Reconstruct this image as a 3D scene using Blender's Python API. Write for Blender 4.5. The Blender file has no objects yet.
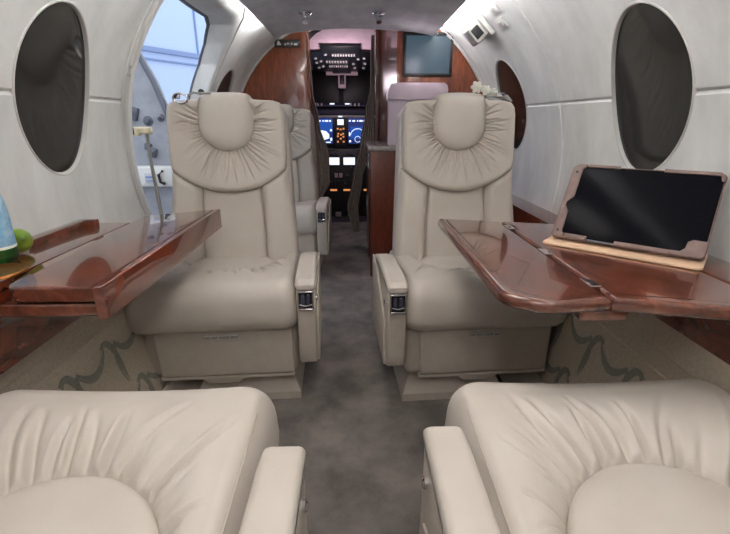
import bpy, bmesh, math, random
from mathutils import Vector, Matrix, noise
random.seed(5)
S = bpy.context.scene
COL = S.collection
PI = math.pi
def rad(d): return d*PI/180

# ------------------------------------------------------------------ materials
def lin(c):
    c = c/255
    return c/12.92 if c <= .04045 else ((c+.055)/1.055)**2.4
def rgb(r, g, b): return (lin(r), lin(g), lin(b), 1)
class NT:
    def __init__(s, m):
        s.t = m.node_tree; s.b = s.t.nodes['Principled BSDF']
    def n(s, typ, **k):
        nd = s.t.nodes.new(typ)
        for a, v in k.items():
            if a in nd.inputs: nd.inputs[a].default_value = v
            else: setattr(nd, a, v)
        return nd
    def l(s, a, ai, b, bi): s.t.links.new(a.outputs[ai], b.inputs[bi])
    def coord(s, scale=(1, 1, 1)):
        tc = s.n('ShaderNodeTexCoord'); mp = s.n('ShaderNodeMapping'); mp.inputs['Scale'].default_value = scale
        s.l(tc, 'Object', mp, 'Vector'); return mp
    def ramp(s, stops):
        r = s.n('ShaderNodeValToRGB'); e = r.color_ramp.elements
        while len(e) < len(stops): e.new(.5)
        for i, (p, c) in enumerate(stops): e[i].position = p; e[i].color = c
        return r
    def bump(s, src, out, strength, dist):
        b = s.n('ShaderNodeBump', Strength=strength, Distance=dist)
        s.l(src, out, b, 'Height'); s.l(b, 'Normal', s.b, 'Normal')
def mat(name, c, rough=.5, metal=0, coat=0, emis=0, spec=.5, trans=0, ecol=None):
    m = bpy.data.materials.new(name); m.use_nodes = True
    b = m.node_tree.nodes['Principled BSDF']
    b.inputs['Base Color'].default_value = c
    b.inputs['Roughness'].default_value = rough
    b.inputs['Metallic'].default_value = metal
    b.inputs['Coat Weight'].default_value = coat
    b.inputs['Coat Roughness'].default_value = .03
    b.inputs['Specular IOR Level'].default_value = spec
    b.inputs['Transmission Weight'].default_value = trans
    if emis:
        b.inputs['Emission Color'].default_value = ecol or c
        b.inputs['Emission Strength'].default_value = emis
    return m
def noisy(name, c1, c2, scale, rough, detail=6, stretch=(1, 1, 1), bump=0, bdist=.001, bscale=None, lo=.35, hi=.65, distort=0, **k):
    m = mat(name, c1, rough, **k); n = NT(m)
    mp = n.coord(stretch)
    tx = n.n('ShaderNodeTexNoise', Scale=scale, Detail=detail, Roughness=.6, Distortion=distort); n.l(mp, 'Vector', tx, 'Vector')
    r = n.ramp([(lo, c1), (hi, c2)]); n.l(tx, 'Fac', r, 'Fac'); n.l(r, 'Color', n.b, 'Base Color')
    if bump:
        t2 = n.n('ShaderNodeTexNoise', Scale=bscale or scale, Detail=3); n.l(mp, 'Vector', t2, 'Vector')
        n.bump(t2, 'Fac', bump, bdist)
    return m
def leather(name, c1, c2):
    m = mat(name, c1, .46); n = NT(m); mp = n.coord()
    tx = n.n('ShaderNodeTexNoise', Scale=9, Detail=4); n.l(mp, 'Vector', tx, 'Vector')
    r = n.ramp([(.3, c1), (.7, c2)]); n.l(tx, 'Fac', r, 'Fac'); n.l(r, 'Color', n.b, 'Base Color')
    v = n.n('ShaderNodeTexVoronoi', Scale=420); n.l(mp, 'Vector', v, 'Vector')
    n.bump(v, 'Distance', .12, .0008)
    return m
def wood(name, dark, mid, light, scale, stretch, coat=1, rough=.25):
    m = mat(name, mid, rough, coat=coat); n = NT(m); mp = n.coord(stretch)
    a = n.n('ShaderNodeTexNoise', Scale=scale, Detail=9, Roughness=.68, Distortion=1.2); n.l(mp, 'Vector', a, 'Vector')
    r = n.ramp([(.3, dark), (.52, mid), (.72, light)]); n.l(a, 'Fac', r, 'Fac')
    n.l(r, 'Color', n.b, 'Base Color')
    return m
M = {}
M['leather'] = leather('cream_leather', rgb(202, 193, 183), rgb(209, 201, 192))
M['vinyl'] = noisy('cream_vinyl', rgb(194, 184, 173), rgb(200, 191, 180), 30, .5)
M['suede'] = noisy('wall_suede', rgb(205, 206, 205), rgb(226, 227, 226), 7, .8, 9, (1, 1, .35), bump=.05, bscale=200)
M['head'] = noisy('headliner_suede', rgb(186, 186, 190), rgb(206, 206, 208), 14, .85, 9, (1, .5, 1))
M['carpet'] = noisy('grey_carpet', rgb(96, 91, 87), rgb(136, 129, 123), 6, .95, 8, bump=.5, bdist=.004, bscale=260)
M['burl'] = wood('burl_table', rgb(62, 30, 20), rgb(98, 50, 35), rgb(122, 70, 50), 16, (1, .6, 1), rough=.2)
M['burl_dark'] = wood('dark_burl', rgb(74, 32, 18), rgb(104, 46, 28), rgb(128, 62, 38), 14, (1, .6, 1), rough=.2)
M['veneer'] = wood('figured_veneer', rgb(92, 44, 26), rgb(132, 68, 42), rgb(160, 92, 60), 14, (2.2, 1, .5), rough=.3)
M['cab'] = wood('cabinet_veneer', rgb(62, 24, 12), rgb(96, 40, 22), rgb(118, 54, 32), 16, (2.2, 2.2, .5), coat=.6, rough=.3)
M['inlay'] = mat('dark_inlay', rgb(44, 20, 12), .2, coat=1)
M['chrome'] = mat('chrome', (.75, .75, .76, 1), .15, 1)
M['brass'] = mat('brass', rgb(168, 112, 58), .36, 1)
M['black'] = mat('black_plastic', (.006, .006, .007, 1), .4)
M['glass_dark'] = mat('smoked_acrylic', (.012, .012, .013, 1), .06)
M['rim'] = mat('window_rim', rgb(196, 194, 192), .45)
M['white'] = mat('white_plastic', rgb(214, 212, 208), .4)
M['ivory'] = mat('ivory_plastic', rgb(214, 205, 180), .4)
M['lilac'] = mat('lilac_panel', rgb(214, 196, 206), .4)
M['pinkhead'] = noisy('cockpit_headliner', rgb(190, 166, 175), rgb(202, 180, 188), 10, .8)
M['cockpit'] = mat('cockpit_grey', rgb(58, 54, 62), .7)
M['glare'] = mat('glareshield', rgb(70, 68, 92), .6)
M['stone'] = noisy('counter_stone', rgb(150, 144, 138), rgb(176, 170, 164), 60, .25, coat=.5)
M['curtain'] = noisy('taupe_curtain', rgb(158, 146, 138), rgb(174, 162, 154), 40, .85)
M['side'] = noisy('sidewall_fabric', rgb(176, 164, 146), rgb(190, 178, 160), 120, .9)
M['leaf'] = noisy('sidewall_motif', rgb(128, 130, 120), rgb(142, 143, 132), 80, .9)
M['case'] = noisy('mauve_leatherette', rgb(106, 84, 80), rgb(118, 96, 90), 60, .55)
M['tan'] = mat('tan_lining', rgb(226, 190, 158), .6)
M['screen'] = mat('tablet_glass', (.004, .004, .006, 1), .22, spec=.04)
M['bottle'] = mat('green_glass', rgb(20, 120, 50), .03, trans=.85, spec=.6)
M['label'] = noisy('blue_label', rgb(120, 176, 214), rgb(178, 208, 226), 40, .5, lo=.4, hi=.6)
M['limeskin'] = noisy('lime_skin', rgb(84, 122, 26), rgb(124, 150, 44), 30, .28, bump=.2, bscale=200)
M['doorgrey'] = noisy('door_lining', rgb(140, 142, 150), rgb(156, 158, 166), 14, .6)
M['seal'] = mat('rubber_seal', rgb(96, 100, 112), .6)
M['hangar'] = mat('hangar_cladding', rgb(188, 204, 236), .8)
M['beam'] = mat('hangar_beam', rgb(132, 150, 190), .7)
M['concrete'] = noisy('hangar_floor', rgb(130, 130, 132), rgb(150, 150, 152), 3, .7)
M['cove'] = mat('cove_light', (1, .98, .95, 1), .5, emis=60, ecol=(1, .985, .97, 1))
M['lamp'] = mat('fill_panel_lens', (1, 1, 1, 1), .5, emis=7, ecol=(1, .95, .90, 1))  # glow of the fill panels added overhead
M['monitor'] = mat('monitor_glow', rgb(40, 52, 60), .3, emis=.09, ecol=rgb(140, 185, 215))  # bluish reflection on the dark glass, put in as tint and weak glow
def glow(name, c, e): return mat(name, c, .4, emis=e, ecol=c)
M['blue'] = glow('screen_blue', rgb(26, 74, 158), .7)
M['sky'] = glow('screen_sky', rgb(24, 44, 104), .7)
M['wht'] = glow('screen_white', rgb(220, 232, 245), .9)
M['amber'] = glow('amber_light', rgb(228, 150, 92), .6)
M['pet'] = mat('white_petal', rgb(236, 236, 228), .5)
M['stem'] = mat('green_stem', rgb(88, 110, 60), .5)
M['webbing'] = mat('grey_webbing', rgb(150, 148, 142), .7)
M['ink'] = mat('label_ink', rgb(58, 50, 44), .6)

# ------------------------------------------------------------------ mesh helpers
def link(name, me, mats, parent=None, smooth=True, auto=None):
    o = bpy.data.objects.new(name, me); COL.objects.link(o)
    for m in (mats if isinstance(mats, (list, tuple)) else [mats]): me.materials.append(M[m] if isinstance(m, str) else m)
    if parent: o.parent = parent
    for p in me.polygons: p.use_smooth = smooth
    if smooth and auto:
        lim = rad(auto); b = bmesh.new(); b.from_mesh(me)
        for e in b.edges:
            if len(e.link_faces) == 2 and e.calc_face_angle(0) > lim: e.smooth = False
        b.to_mesh(me); b.free()
    return o
def vf(name, v, f, mats, parent=None, smooth=True, auto=40, fix=True):
    me = bpy.data.meshes.new(name); me.from_pydata([tuple(x) for x in v], [], f)
    if fix:
        b = bmesh.new(); b.from_mesh(me); bmesh.ops.recalc_face_normals(b, faces=b.faces); b.to_mesh(me); b.free()
    me.update()
    return link(name, me, mats, parent, smooth, auto)
def bmo(name, b, mats, parent=None, smooth=True, auto=40, keep=False):
    if not keep: bmesh.ops.recalc_face_normals(b, faces=b.faces)
    me = bpy.data.meshes.new(name); b.to_mesh(me); b.free()
    return link(name, me, mats, parent, smooth, auto)
def merge(b, src, mi=0, xf=None):
    base = {}
    for v in src.verts: base[v] = b.verts.new(xf @ v.co if xf else v.co)
    for f in src.faces:
        try:
            nf = b.faces.new([base[v] for v in f.verts]); nf.material_index = mi
        except ValueError: pass
    src.free()
def box(b, c, s, r=0, seg=3, xf=None, mi=0):
    t = bmesh.new(); bmesh.ops.create_cube(t, size=1)
    bmesh.ops.scale(t, vec=s, verts=t.verts)
    if r: bmesh.ops.bevel(t, geom=t.edges[:], offset=min(r, min(s)*.49), segments=seg, profile=.5, affect='EDGES')
    bmesh.ops.translate(t, vec=c, verts=t.verts)
    merge(b, t, mi, xf)
def prism(b, pts, h0, h1, r=0, seg=2, axis='z', mi=0, xf=None):
    """polygon pts extruded h0..h1 along axis, edges rounded"""
    def P(p, h): return {'z': (p[0], p[1], h), 'x': (h, p[0], p[1]), 'y': (p[0], h, p[1])}[axis]
    t = bmesh.new(); A = [t.verts.new(P(p, h0)) for p in pts]; B = [t.verts.new(P(p, h1)) for p in pts]; n = len(pts)
    t.faces.new(A[::-1]); t.faces.new(B)
    for i in range(n): t.faces.new((A[i], A[(i+1) % n], B[(i+1) % n], B[i]))
    bmesh.ops.recalc_face_normals(t, faces=t.faces)
    if r: bmesh.ops.bevel(t, geom=[e for e in t.edges if len([f for f in e.link_faces if len(f.verts) == n and n != 4 or f in (t.faces[0], t.faces[1])]) > 0] if n == 4 else [e for e in t.edges if any(len(f.verts) == n for f in e.link_faces)], offset=r, segments=seg, profile=.5, affect='EDGES')
    merge(b, t, mi, xf)
def tube(b, pts, r, n=10, mi=0, closed=False):
    pts = [Vector(p) for p in pts]; rings = []; N = len(pts)
    for i, p in enumerate(pts):
        d = (pts[(i+1) % N]-pts[i-1]) if closed else (pts[min(i+1, N-1)]-pts[max(i-1, 0)])
        d.normalize(); up = Vector((0, 0, 1)) if abs(d.z) < .9 else Vector((1, 0, 0))
        u = d.cross(up).normalized(); w = d.cross(u)
        rr = r[i] if isinstance(r, (list, tuple)) else r
        rings.append([b.verts.new(p+rr*(math.cos(a)*u+math.sin(a)*w)) for a in [2*PI*k/n for k in range(n)]])
    for i in range(N if closed else N-1):
        a, c = rings[i], rings[(i+1) % N]
        for k in range(n):
            f = b.faces.new((a[k], a[(k+1) % n], c[(k+1) % n], c[k])); f.material_index = mi
    if not closed:
        b.faces.new(rings[0][::-1]).material_index = mi; b.faces.new(rings[-1]).material_index = mi
def lathe(b, prof, n=32, xf=None, mi=0):
    t = bmesh.new(); rings = []
    for r, z in prof:
        rings.append([t.verts.new((max(r, 1e-5)*math.cos(2*PI*k/n), max(r, 1e-5)*math.sin(2*PI*k/n), z)) for k in range(n)])
    for a, c in zip(rings, rings[1:]):
        for k in range(n): t.faces.new((a[k], a[(k+1) % n], c[(k+1) % n], c[k]))
    t.faces.new(rings[0][::-1]); t.faces.new(rings[-1])
    bmesh.ops.remove_doubles(t, verts=t.verts, dist=1e-4)
    merge(b, t, mi, xf)
def rrect(x0, x1, y0, y1, r, seg=6):
    o = []
    for cx, cy, a0 in ((x1-r, y1-r, 0), (x0+r, y1-r, 90), (x0+r, y0+r, 180), (x1-r, y0+r, 270)):
        for k in range(seg+1):
            a = rad(a0+90*k/seg); o.append((cx+r*math.cos(a), cy+r*math.sin(a)))
    return o
def poly_R(poly, cx, cy):
    def R(t):
        dx, dy = math.cos(t), math.sin(t); best = 0
        for (ax, ay), (bx, by) in zip(poly, poly[1:]+poly[:1]):
            ax -= cx; ay -= cy; bx -= cx; by -= cy
            ex, ey = bx-ax, by-ay; den = dx*ey-dy*ex
            if abs(den) < 1e-12: continue
            k = (ax*ey-ay*ex)/den; u = (ax*dy-ay*dx)/den
            if -1e-6 <= u <= 1+1e-6 and k > best: best = k
        return best
    return R
def pleats(n, seed, a0=0, a1=2*PI, wmin=.03, wmax=.07):
    rnd = random.Random(seed)
    cr = [(a0+(a1-a0)*(i+.5+rnd.uniform(-.35, .35))/n, rnd.uniform(wmin, wmax), rnd.uniform(.35, 1), rnd.uniform(.35, .95), rnd.uniform(-.18, .18)) for i in range(n)]
    def F(t, f):
        s = 0
        for a, w, d, L, sk in cr:
            if f > L: continue
            q = (t-a-sk*f*f+PI) % (2*PI)-PI
            fade = math.sin(PI*min(1, (f/L)**.45))**.6 if f > 0 else 0
            ww = w*(1-.45*f)
            if abs(q) < 4*ww:
                s -= d*fade*math.exp(-(q/ww)**2)
                s += .35*d*fade*math.exp(-((q-1.9*ww)/ww)**2)
        return s
    return F
def polar(name, cx, cy, rin, rout, rings, mats, parent, xf=None, n=220, pl=None, e=None, auto=None):
    """rings: (f, g, off, h, pleat_amplitude) from the inside out: f runs over the crown, g over the rolled edge of width e(theta)"""
    V = []; F = []
    RI = [rin(2*PI*k/n) if rin else 0 for k in range(n)]; RO = [rout(2*PI*k/n) for k in range(n)]
    EE = [e(2*PI*k/n) if e else 0 for k in range(n)]
    for f, g, off, h, pa in rings:
        for k in range(n):
            t = 2*PI*k/n; rm = max(RO[k]-EE[k], RI[k]+.004); r = max(RI[k]+(rm-RI[k])*f+(RO[k]-rm)*g+off, .002)
            hh = h + (pa*pl(t, f) if pl and pa else 0)
            V.append(Vector((cx+r*math.cos(t), cy+r*math.sin(t), hh)))
    for i in range(len(rings)-1):
        for k in range(n): F.append((i*n+k, i*n+(k+1) % n, (i+1)*n+(k+1) % n, (i+1)*n+k))
    F.append(tuple(range(n))[::-1]); m = (len(rings)-1)*n; F.append(tuple(range(m, m+n)))
    if xf: V = [xf @ v for v in V]
    return vf(name, V, F, mats, parent, auto=auto)
def split_obj(o, name=None):
    """every loose piece of o becomes a part of its own"""
    b = bmesh.new(); b.from_mesh(o.data); seen = set(); out = []
    for v0 in b.verts:
        if v0 in seen: continue
        st = [v0]; seen.add(v0); comp = []
        while st:
            v = st.pop(); comp.append(v)
            for ed in v.link_edges:
                w = ed.other_vert(v)
                if w not in seen: seen.add(w); st.append(w)
        ix = {v: i for i, v in enumerate(comp)}; fs = {f for v in comp for f in v.link_faces}
        me = bpy.data.meshes.new(name or o.name); me.from_pydata([tuple(v.co) for v in comp], [], [[ix[v] for v in f.verts] for f in fs])
        for m in o.data.materials: me.materials.append(m)
        for p in me.polygons: p.use_smooth = o.data.polygons[0].use_smooth
        out.append(me)
    b.free(); nm = name or o.name.split('.')[0]; par = o.parent; bpy.data.objects.remove(o)
    for me in out:
        q = bpy.data.objects.new(nm, me); COL.objects.link(q); q.parent = par
def panel(name, x0, x1, s0, s1, H, er, mats, parent, xf, nu=26, nv=40, base=-.02):
    """padded panel between x0..x1 and s0(x)..s1(x), swelling to height H with rolled edges er"""
    def samp(n): return [0.5-0.5*math.cos(PI*i/n) for i in range(n+1)]
    V = []; F = []
    def edge(d): d = min(d/er, 1); return math.sqrt(max(0, 1-(1-d)**2))
    for v in samp(nv):
        for u in samp(nu):
            x = x0+(x1-x0)*u; a, c = s0(x), s1(x); s = a+(c-a)*v
            dx = min(x-x0, x1-x); ds = min(s-a, c-s)
            h = base+(H-base)*edge(dx)*edge(ds)
            V.append(xf @ Vector((x, s, h)))
    W = nu+1
    for j in range(nv):
        for i in range(nu): F.append((j*W+i, j*W+i+1, (j+1)*W+i+1, (j+1)*W+i))
    # closed underside
    loop = [i for i in range(W)]+[j*W+nu for j in range(1, nv+1)]+[nv*W+i for i in range(nu-1, -1, -1)]+[j*W for j in range(nv-1, 0, -1)]
    F.append(tuple(loop[::-1]))
    return vf(name, V, F, mats, parent, auto=None)

# ------------------------------------------------------------------ things
def thing(name, label, cat, loc=(0, 0, 0), rz=0, group=None):
    o = bpy.data.objects.new(name, None); COL.objects.link(o); o.empty_display_size = .1
    o.location = loc; o.rotation_euler = (0, 0, rz); o['label'] = label; o['category'] = cat
    if group: o['group'] = group
    return o
def tag(o, label, cat, group=None):
    o['label'] = label; o['category'] = cat
    if group: o['group'] = group
    return o
def struct(o): o['kind'] = 'structure'; return o
def kids(o): return [c for c in bpy.data.objects if c.parent == o]
def dup(o, loc, rz, label=None, parent=None):
    c = o.copy(); COL.objects.link(c)
    if parent: c.parent = parent
    else:
        c.location = loc; c.rotation_euler = (0, 0, rz); c['label'] = label
    for k in kids(o): dup(k, None, None, None, c)
    return c

# ================================================================== THE CABIN SHELL
R, ZC = .855, .76
YA, YF = -1.0, 3.45
def on(phi, y, side, r=R): return Vector((side*r*math.cos(phi), y, ZC+r*math.sin(phi)))
def lining(name, side, seamsY, y0=YA, y1=YF):
    ph = []
    p = -22.0
    while p <= 90: ph.append(p); p += 2.0
    ps = 18.1
    ph = [a for a in ph if abs(a-ps) > 1.3]+[ps-.55, ps, ps+.55, ps-.25, ps+.25]; ph.sort()
    ys = [y0+(y1-y0)*i/90 for i in range(91)]
    for q in seamsY:
        ys = [a for a in ys if abs(a-q) > .02]+[q-.007, q-.003, q, q+.003, q+.007]
    ys.sort()
    V = []; F = []
    for y in ys:
        for a in ph:
            d = 0
            for q in seamsY: d = max(d, .008*max(0, 1-abs(y-q)/.007))
            d = max(d, .008*max(0, 1-abs(a-ps)/.55))
            V.append(on(rad(a), y, side, R+d))
    n = len(ph)
    for j in range(len(ys)-1):
        for i in range(n-1): F.append((j*n+i, j*n+i+1, (j+1)*n+i+1, (j+1)*n+i))
    # outer skin
    o = len(V)
    for y in (ys[0], ys[-1]):
        for a in ph: V.append(on(rad(a), y, side, R+.03))
    for i in range(n-1): F.append((o+i, o+n+i, o+n+i+1, o+i+1))
    F.append(tuple([i for i in range(n)]+[o+i for i in range(n-1, -1, -1)]))
    m = (len(ys)-1)*n
    F.append(tuple([m+i for i in range(n)]+[o+n+i for i in range(n-1, -1, -1)]))
    for e, oe in ((0, 0), (n-1, n-1)):
        F.append(tuple([j*n+e for j in range(len(ys))]+[o+n+oe, o+oe]))
    return struct(vf(name, V, F, 'suede', auto=35))
wl = lining('wall_left', -1, [])
wr = lining('wall_right', 1, [1.80])
B_ = .226; TAU = 0; LEAN = -.15   # the ovals lean with the cabin frames
WIN = [(-1, 1.278, .152), (1, 1.258, .170), (1, 2.325, .18), (-1, 2.80, .155)]
PHW = math.asin((1.035-ZC)/R)
def wframe(side, y):
    c = on(PHW, y, side); ph = PHW+TAU; nrm = Vector((side*math.cos(ph), 0, math.sin(ph)))
    ex = Vector((0, 1, 0)); ey = Vector((-side*math.sin(ph), 0, math.cos(ph)))
    m = Matrix(((ex.x, ey.x, nrm.x, c.x), (ex.y, ey.y, nrm.y, c.y), (ex.z, ey.z, nrm.z, c.z), (0, 0, 0, 1)))
    return m
def sag(v, a=B_):  # depth of the curved lining behind the tangent plane at chord offset v
    return R-math.sqrt(R*R-v*v)
def cut(target, cutters):
    for c in cutters:
        md = target.modifiers.new('b', 'BOOLEAN'); md.object = c; md.operation = 'DIFFERENCE'; md.solver = 'EXACT'
    dg = bpy.context.evaluated_depsgraph_get()
    me = bpy.data.meshes.new_from_object(target.evaluated_get(dg))
    target.modifiers.clear(); target.data = me
    for c in cutters: bpy.data.objects.remove(c)
cl, cr_ = [], []
for side, y, A_ in WIN:
    b = bmesh.new(); prism(b, [(A_*math.cos(2*PI*k/64)+LEAN*B_*math.sin(2*PI*k/64), B_*math.sin(2*PI*k/64)) for k in range(64)], -.1, .12, xf=wframe(side, y))
    (cl if side < 0 else cr_).append(bmo('cutter', b, 'suede'))
DOOR = [(1.60, 1.42), (1.625, 1.28), (1.65, 1.10), (1.69, .93), (1.74, .60), (1.78, .30), (2.47, .30), (2.475, 1.08), (2.46, 1.24), (2.40, 1.33), (2.30, 1.40), (2.22, 1.42)]
b = bmesh.new(); prism(b, DOOR, -1.3, -.3, axis='x'); cl.append(bmo('cutter', b, 'suede'))
cut(wl, cl); cut(wr, cr_)
for o in (wl, wr):
    for p in o.data.polygons: p.use_smooth = True
    lim = rad(35); b = bmesh.new(); b.from_mesh(o.data)
    for e in b.edges:
        if len(e.link_faces) == 2 and e.calc_face_angle(0) > lim: e.smooth = False
    b.to_mesh(o.data); b.free()
# windows: rolled rim, reveal, dark pane
for i, (side, y, A_) in enumerate(WIN):
    xf = wframe(side, y); n = 72
    V = []; F = []
    prof = [(.004, .010), (.004, -.001), (.003, -.0025), (.0005, -.003), (-.0015, -.002), (-.002, 0), (-.0035, .010), (-.0035, .024), (.006, .024)]
    for dr, dz in prof:
        for k in range(n):
            a = 2*PI*k/n; yv = (B_+dr)*math.sin(a); x = (A_+dr)*math.cos(a)+LEAN*yv
            z = dz
            zz = z - 0
            # follow the curved wall at the lip, flat at the pane
            wgt = 1
            V.append(xf @ Vector((x, yv, zz - sag(yv)*wgt)))
    for j in range(len(prof)):
        for k in range(n): F.append((j*n+k, j*n+(k+1) % n, ((j+1) % len(prof))*n+(k+1) % n, ((j+1) % len(prof))*n+k))
    w = struct(vf('window_%d' % (i+1), V, F, 'rim', auto=50))
    # rings for the curved pane
    V = []; F = []; rr = [1, .8, .6, .4, .2]
    for dz in (.008, .016):
        for q in rr:
            for k in range(n):
                a = 2*PI*k/n; yv = q*(B_-.003)*math.sin(a); V.append(xf @ Vector((q*(A_-.003)*math.cos(a)+LEAN*yv, yv, dz-sag(yv))))
    m = len(rr)*n
    for s_ in (0, m):
        for j in range(len(rr)-1):
            for k in range(n): F.append((s_+j*n+k, s_+j*n+(k+1) % n, s_+(j+1)*n+(k+1) % n, s_+(j+1)*n+k))
        F.append(tuple(s_+(len(rr)-1)*n+k for k in range(n)))
    for k in range(n): F.append((k, (k+1) % n, m+(k+1) % n, m+k))
    vf('window_pane', V, F, 'glass_dark', w, auto=60)

# floor, sidewalls, ledges
b = bmesh.new(); box(b, (0, 1.55, -.02), (1.72, 5.3, .04)); struct(bmo('floor', b, 'carpet', smooth=False))
def swoosh(b, pts, w, side, mi):
    """tapered leaf stroke lying on the sloping sidewall; pts in (y, z)"""
    N = 14; L = []
    for i in range(N+1):
        t = i/N; p0, p1, p2 = [Vector(p) for p in pts]
        p = (1-t)**2*p0+2*t*(1-t)*p1+t*t*p2; d = (2*(1-t)*(p1-p0)+2*t*(p2-p1)).normalized()
        nn = Vector((-d.y, d.x)); ww = w*math.sin(PI*min(1, .12+t*.88))**.8
        L.append((p+nn*ww*.5, p-nn*ww*.5))
    def P(q, o):
        x = .665+(.745-.665)*q.y/.5-.0012+o
        return (side*x, q.x, q.y)
    A = [[b.verts.new(P(q, o)) for q in pr for o in (0, .004)] for pr in L]
    for a, c in zip(A, A[1:]):
        for i, j in ((0, 2), (2, 3), (3, 1), (1, 0)):
            b.faces.new((a[i], a[j], c[j], c[i])).material_index = mi
for side, nm in ((-1, 'left'), (1, 'right')):
    b = bmesh.new(); yb = 2.62 if side > 0 else 1.6
    for y0, y1 in ((YA, yb),) if side > 0 else ((YA, yb), (2.5, 3.15)):
        prism(b, [(side*.665, 0), (side*.727, .385), (side*.7305, .388), (side*.734, .432), (side*.7305, .436), (side*.745, .5), (side*.86, .5), (side*.83, .2), (side*.83, 0)], y0, y1, axis='y')
    for y0 in (.62, .80, .98, 1.16, 1.34, 1.52, 1.70, 1.88):
        if side < 0 and y0 > 1.4: continue
        for z0, fl in ((.06, 0), (.23, .09)):
            a = y0+fl*.9
            swoosh(b, [(a-.09, z0+.11), (a-.02, z0+.02), (a+.045, z0+.12)], .023, side, 1)
            swoosh(b, [(a+.03, z0+.115), (a+.085, z0+.16), (a+.10, z0-.03)], .020, side, 1)
            swoosh(b, [(a-.085, z0+.11), (a-.115, z0+.05), (a-.085, z0-.03)], .014, side, 1)
    sw = struct(bmo('trim_1' if side < 0 else 'trim_2', b, ['side', 'leaf'], auto=30))
    b = bmesh.new()
    for y0, y1 in ((YA, yb),):
        prism(b, [(side*.57, 0), (side*.655, .085), (side*.664, .085), (side*.664, 0)], y0, y1, axis='y')
    struct(bmo('baseboard_'+nm, b, 'vinyl', auto=30))
# ceiling: hung headliner with cove lights above its edges
V = []; F = []; nx = 14
ys = (YA, 2.72)
for dz in (0, .016):
    for y in ys:
        for i in range(nx+1):
            x = -.45+.90*i/nx; V.append((x, y, 1.452-.042*(x/.45)**2+dz-(.0)))
W = nx+1
for i in range(nx):
    F += [(i, i+1, W+i+1, W+i), (2*W+i, 3*W+i, 3*W+i+1, 2*W+i+1), (i, 2*W+i, 2*W+i+1, i+1), (W+i, W+i+1, 3*W+i+1, 3*W+i)]
F += [(0, W, 3*W, 2*W), (nx, 2*W+nx, 3*W+nx, W+nx)]
ceil = struct(vf('ceiling', V, F, 'head', auto=40))
b = bmesh.new(); tube(b, [(-.455+.91*i/20, 2.725, 1.452-.042*((-.455+.91*i/20)/.45)**2+.006) for i in range(21)], .009, 8)
struct(bmo('trim_3', b, 'suede'))
for side, wd in ((-1, 'left'), (1, 'right')):
    t = thing('cove_light', 'white strip of cove lighting hidden above the %s edge of the grey ceiling panel' % wd, 'light', (side*.425, .9, 1.44), 0, 'cove lights above the ceiling panel')
    b = bmesh.new(); box(b, (0, 0, -.006), (.034, 3.56, .012), .003); bmo('light_channel', b, 'white', t)
    b = bmesh.new(); box(b, (side*.004, 0, .006), (.02, 3.52, .012), .004); bmo('light_strip', b, 'cove', t)
# aft end of the cabin (behind the camera)
b = bmesh.new(); prism(b, [(R*math.cos(rad(a)), ZC+R*math.sin(rad(a))) for a in range(-60, 241, 6)], YA-.04, YA, axis='y'); struct(bmo('wall_back', b, 'suede', auto=30))

# forward left partition
def circ(x, r=R): return ZC+math.sqrt(max(0, r*r-x*x))
r2 = R-.004
pts = [(-.30, 0), (-.30, circ(-.30, r2))]+[(-r2*math.sin(rad(a)), ZC+r2*math.cos(rad(a))) for a in range(24, 121, 4)]+[(-.70, 0)]
b = bmesh.new(); prism(b, pts, 3.15, 3.18, .003, axis='y'); struct(bmo('wall_front_left', b, 'veneer', auto=30))
b = bmesh.new(); tube(b, [(-(R-.008)*math.sin(rad(a)), 3.142, ZC+(R-.008)*math.cos(rad(a))) for a in range(18, 100, 3)], .009, 8); struct(bmo('trim_4', b, 'rim'))
b = bmesh.new(); tube(b, [(-.298, 3.15, .0), (-.298, 3.15, circ(-.3)-.02)], .010, 8); struct(bmo('trim_5', b, 'veneer'))
# forward right bulkhead above the galley
pts = [(.25, .80), (.25, circ(.25, r2))]+[(r2*math.sin(rad(a)), ZC+r2*math.cos(rad(a))) for a in range(20, 88, 4)]+[(r2, .80)]
b = bmesh.new(); prism(b, pts, 2.72, 2.75, .003, axis='y'); struct(bmo('wall_front_right', b, 'veneer', auto=30))
b = bmesh.new(); tube(b, [((R-.008)*math.sin(rad(a)), 2.712, ZC+(R-.008)*math.cos(rad(a))) for a in range(14, 96, 3)], .009, 8); struct(bmo('trim_6', b, 'rim'))
# galley side screen running forward to the cockpit post
b = bmesh.new(); prism(b, [(.25, 2.752), (.268, 2.752), (.208, 3.40), (.19, 3.40)], .815, 1.565, .003); struct(bmo('wall_galley', b, 'cab', auto=30))
b = bmesh.new(); box(b, (.175, 3.42, .79), (.034, .034, 1.56), .006); struct(bmo('trim_7', b, 'cab'))

# ================================================================== DOORWAY
def loopring(b, poly, x_of, offs, mi=0):
    """closed band: for each ring (inset, xshift) follow the opening outline"""
    cx = sum(p[0] for p in poly)/len(poly); cz = sum(p[1] for p in poly)/len(poly)
    rings = []
    for ins, xs in offs:
        r = []
        for (y, z) in poly:
            d = Vector((y-cx, z-cz)); d.normalize(); q = (y+d.x*ins, z+d.y*ins)
            r.append(b.verts.new((x_of(q[1], xs), q[0], q[1])))
        rings.append(r)
    n = len(poly)
    for i in range(len(rings)):
        a, c = rings[i], rings[(i+1) % len(rings)]
        for k in range(n): b.faces.new((a[k], a[(k+1) % n], c[(k+1) % n], c[k])).material_index = mi
def dense(poly, n=8):
    o = []
    for p, q in zip(poly, poly[1:]+poly[:1]):
        for i in range(n): o.append((p[0]+(q[0]-p[0])*i/n, p[1]+(q[1]-p[1])*i/n))
    return o
def xlin(z, d): r = R+d; return -math.sqrt(max(.01, r*r-(z-ZC)**2))
b = bmesh.new()
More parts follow.
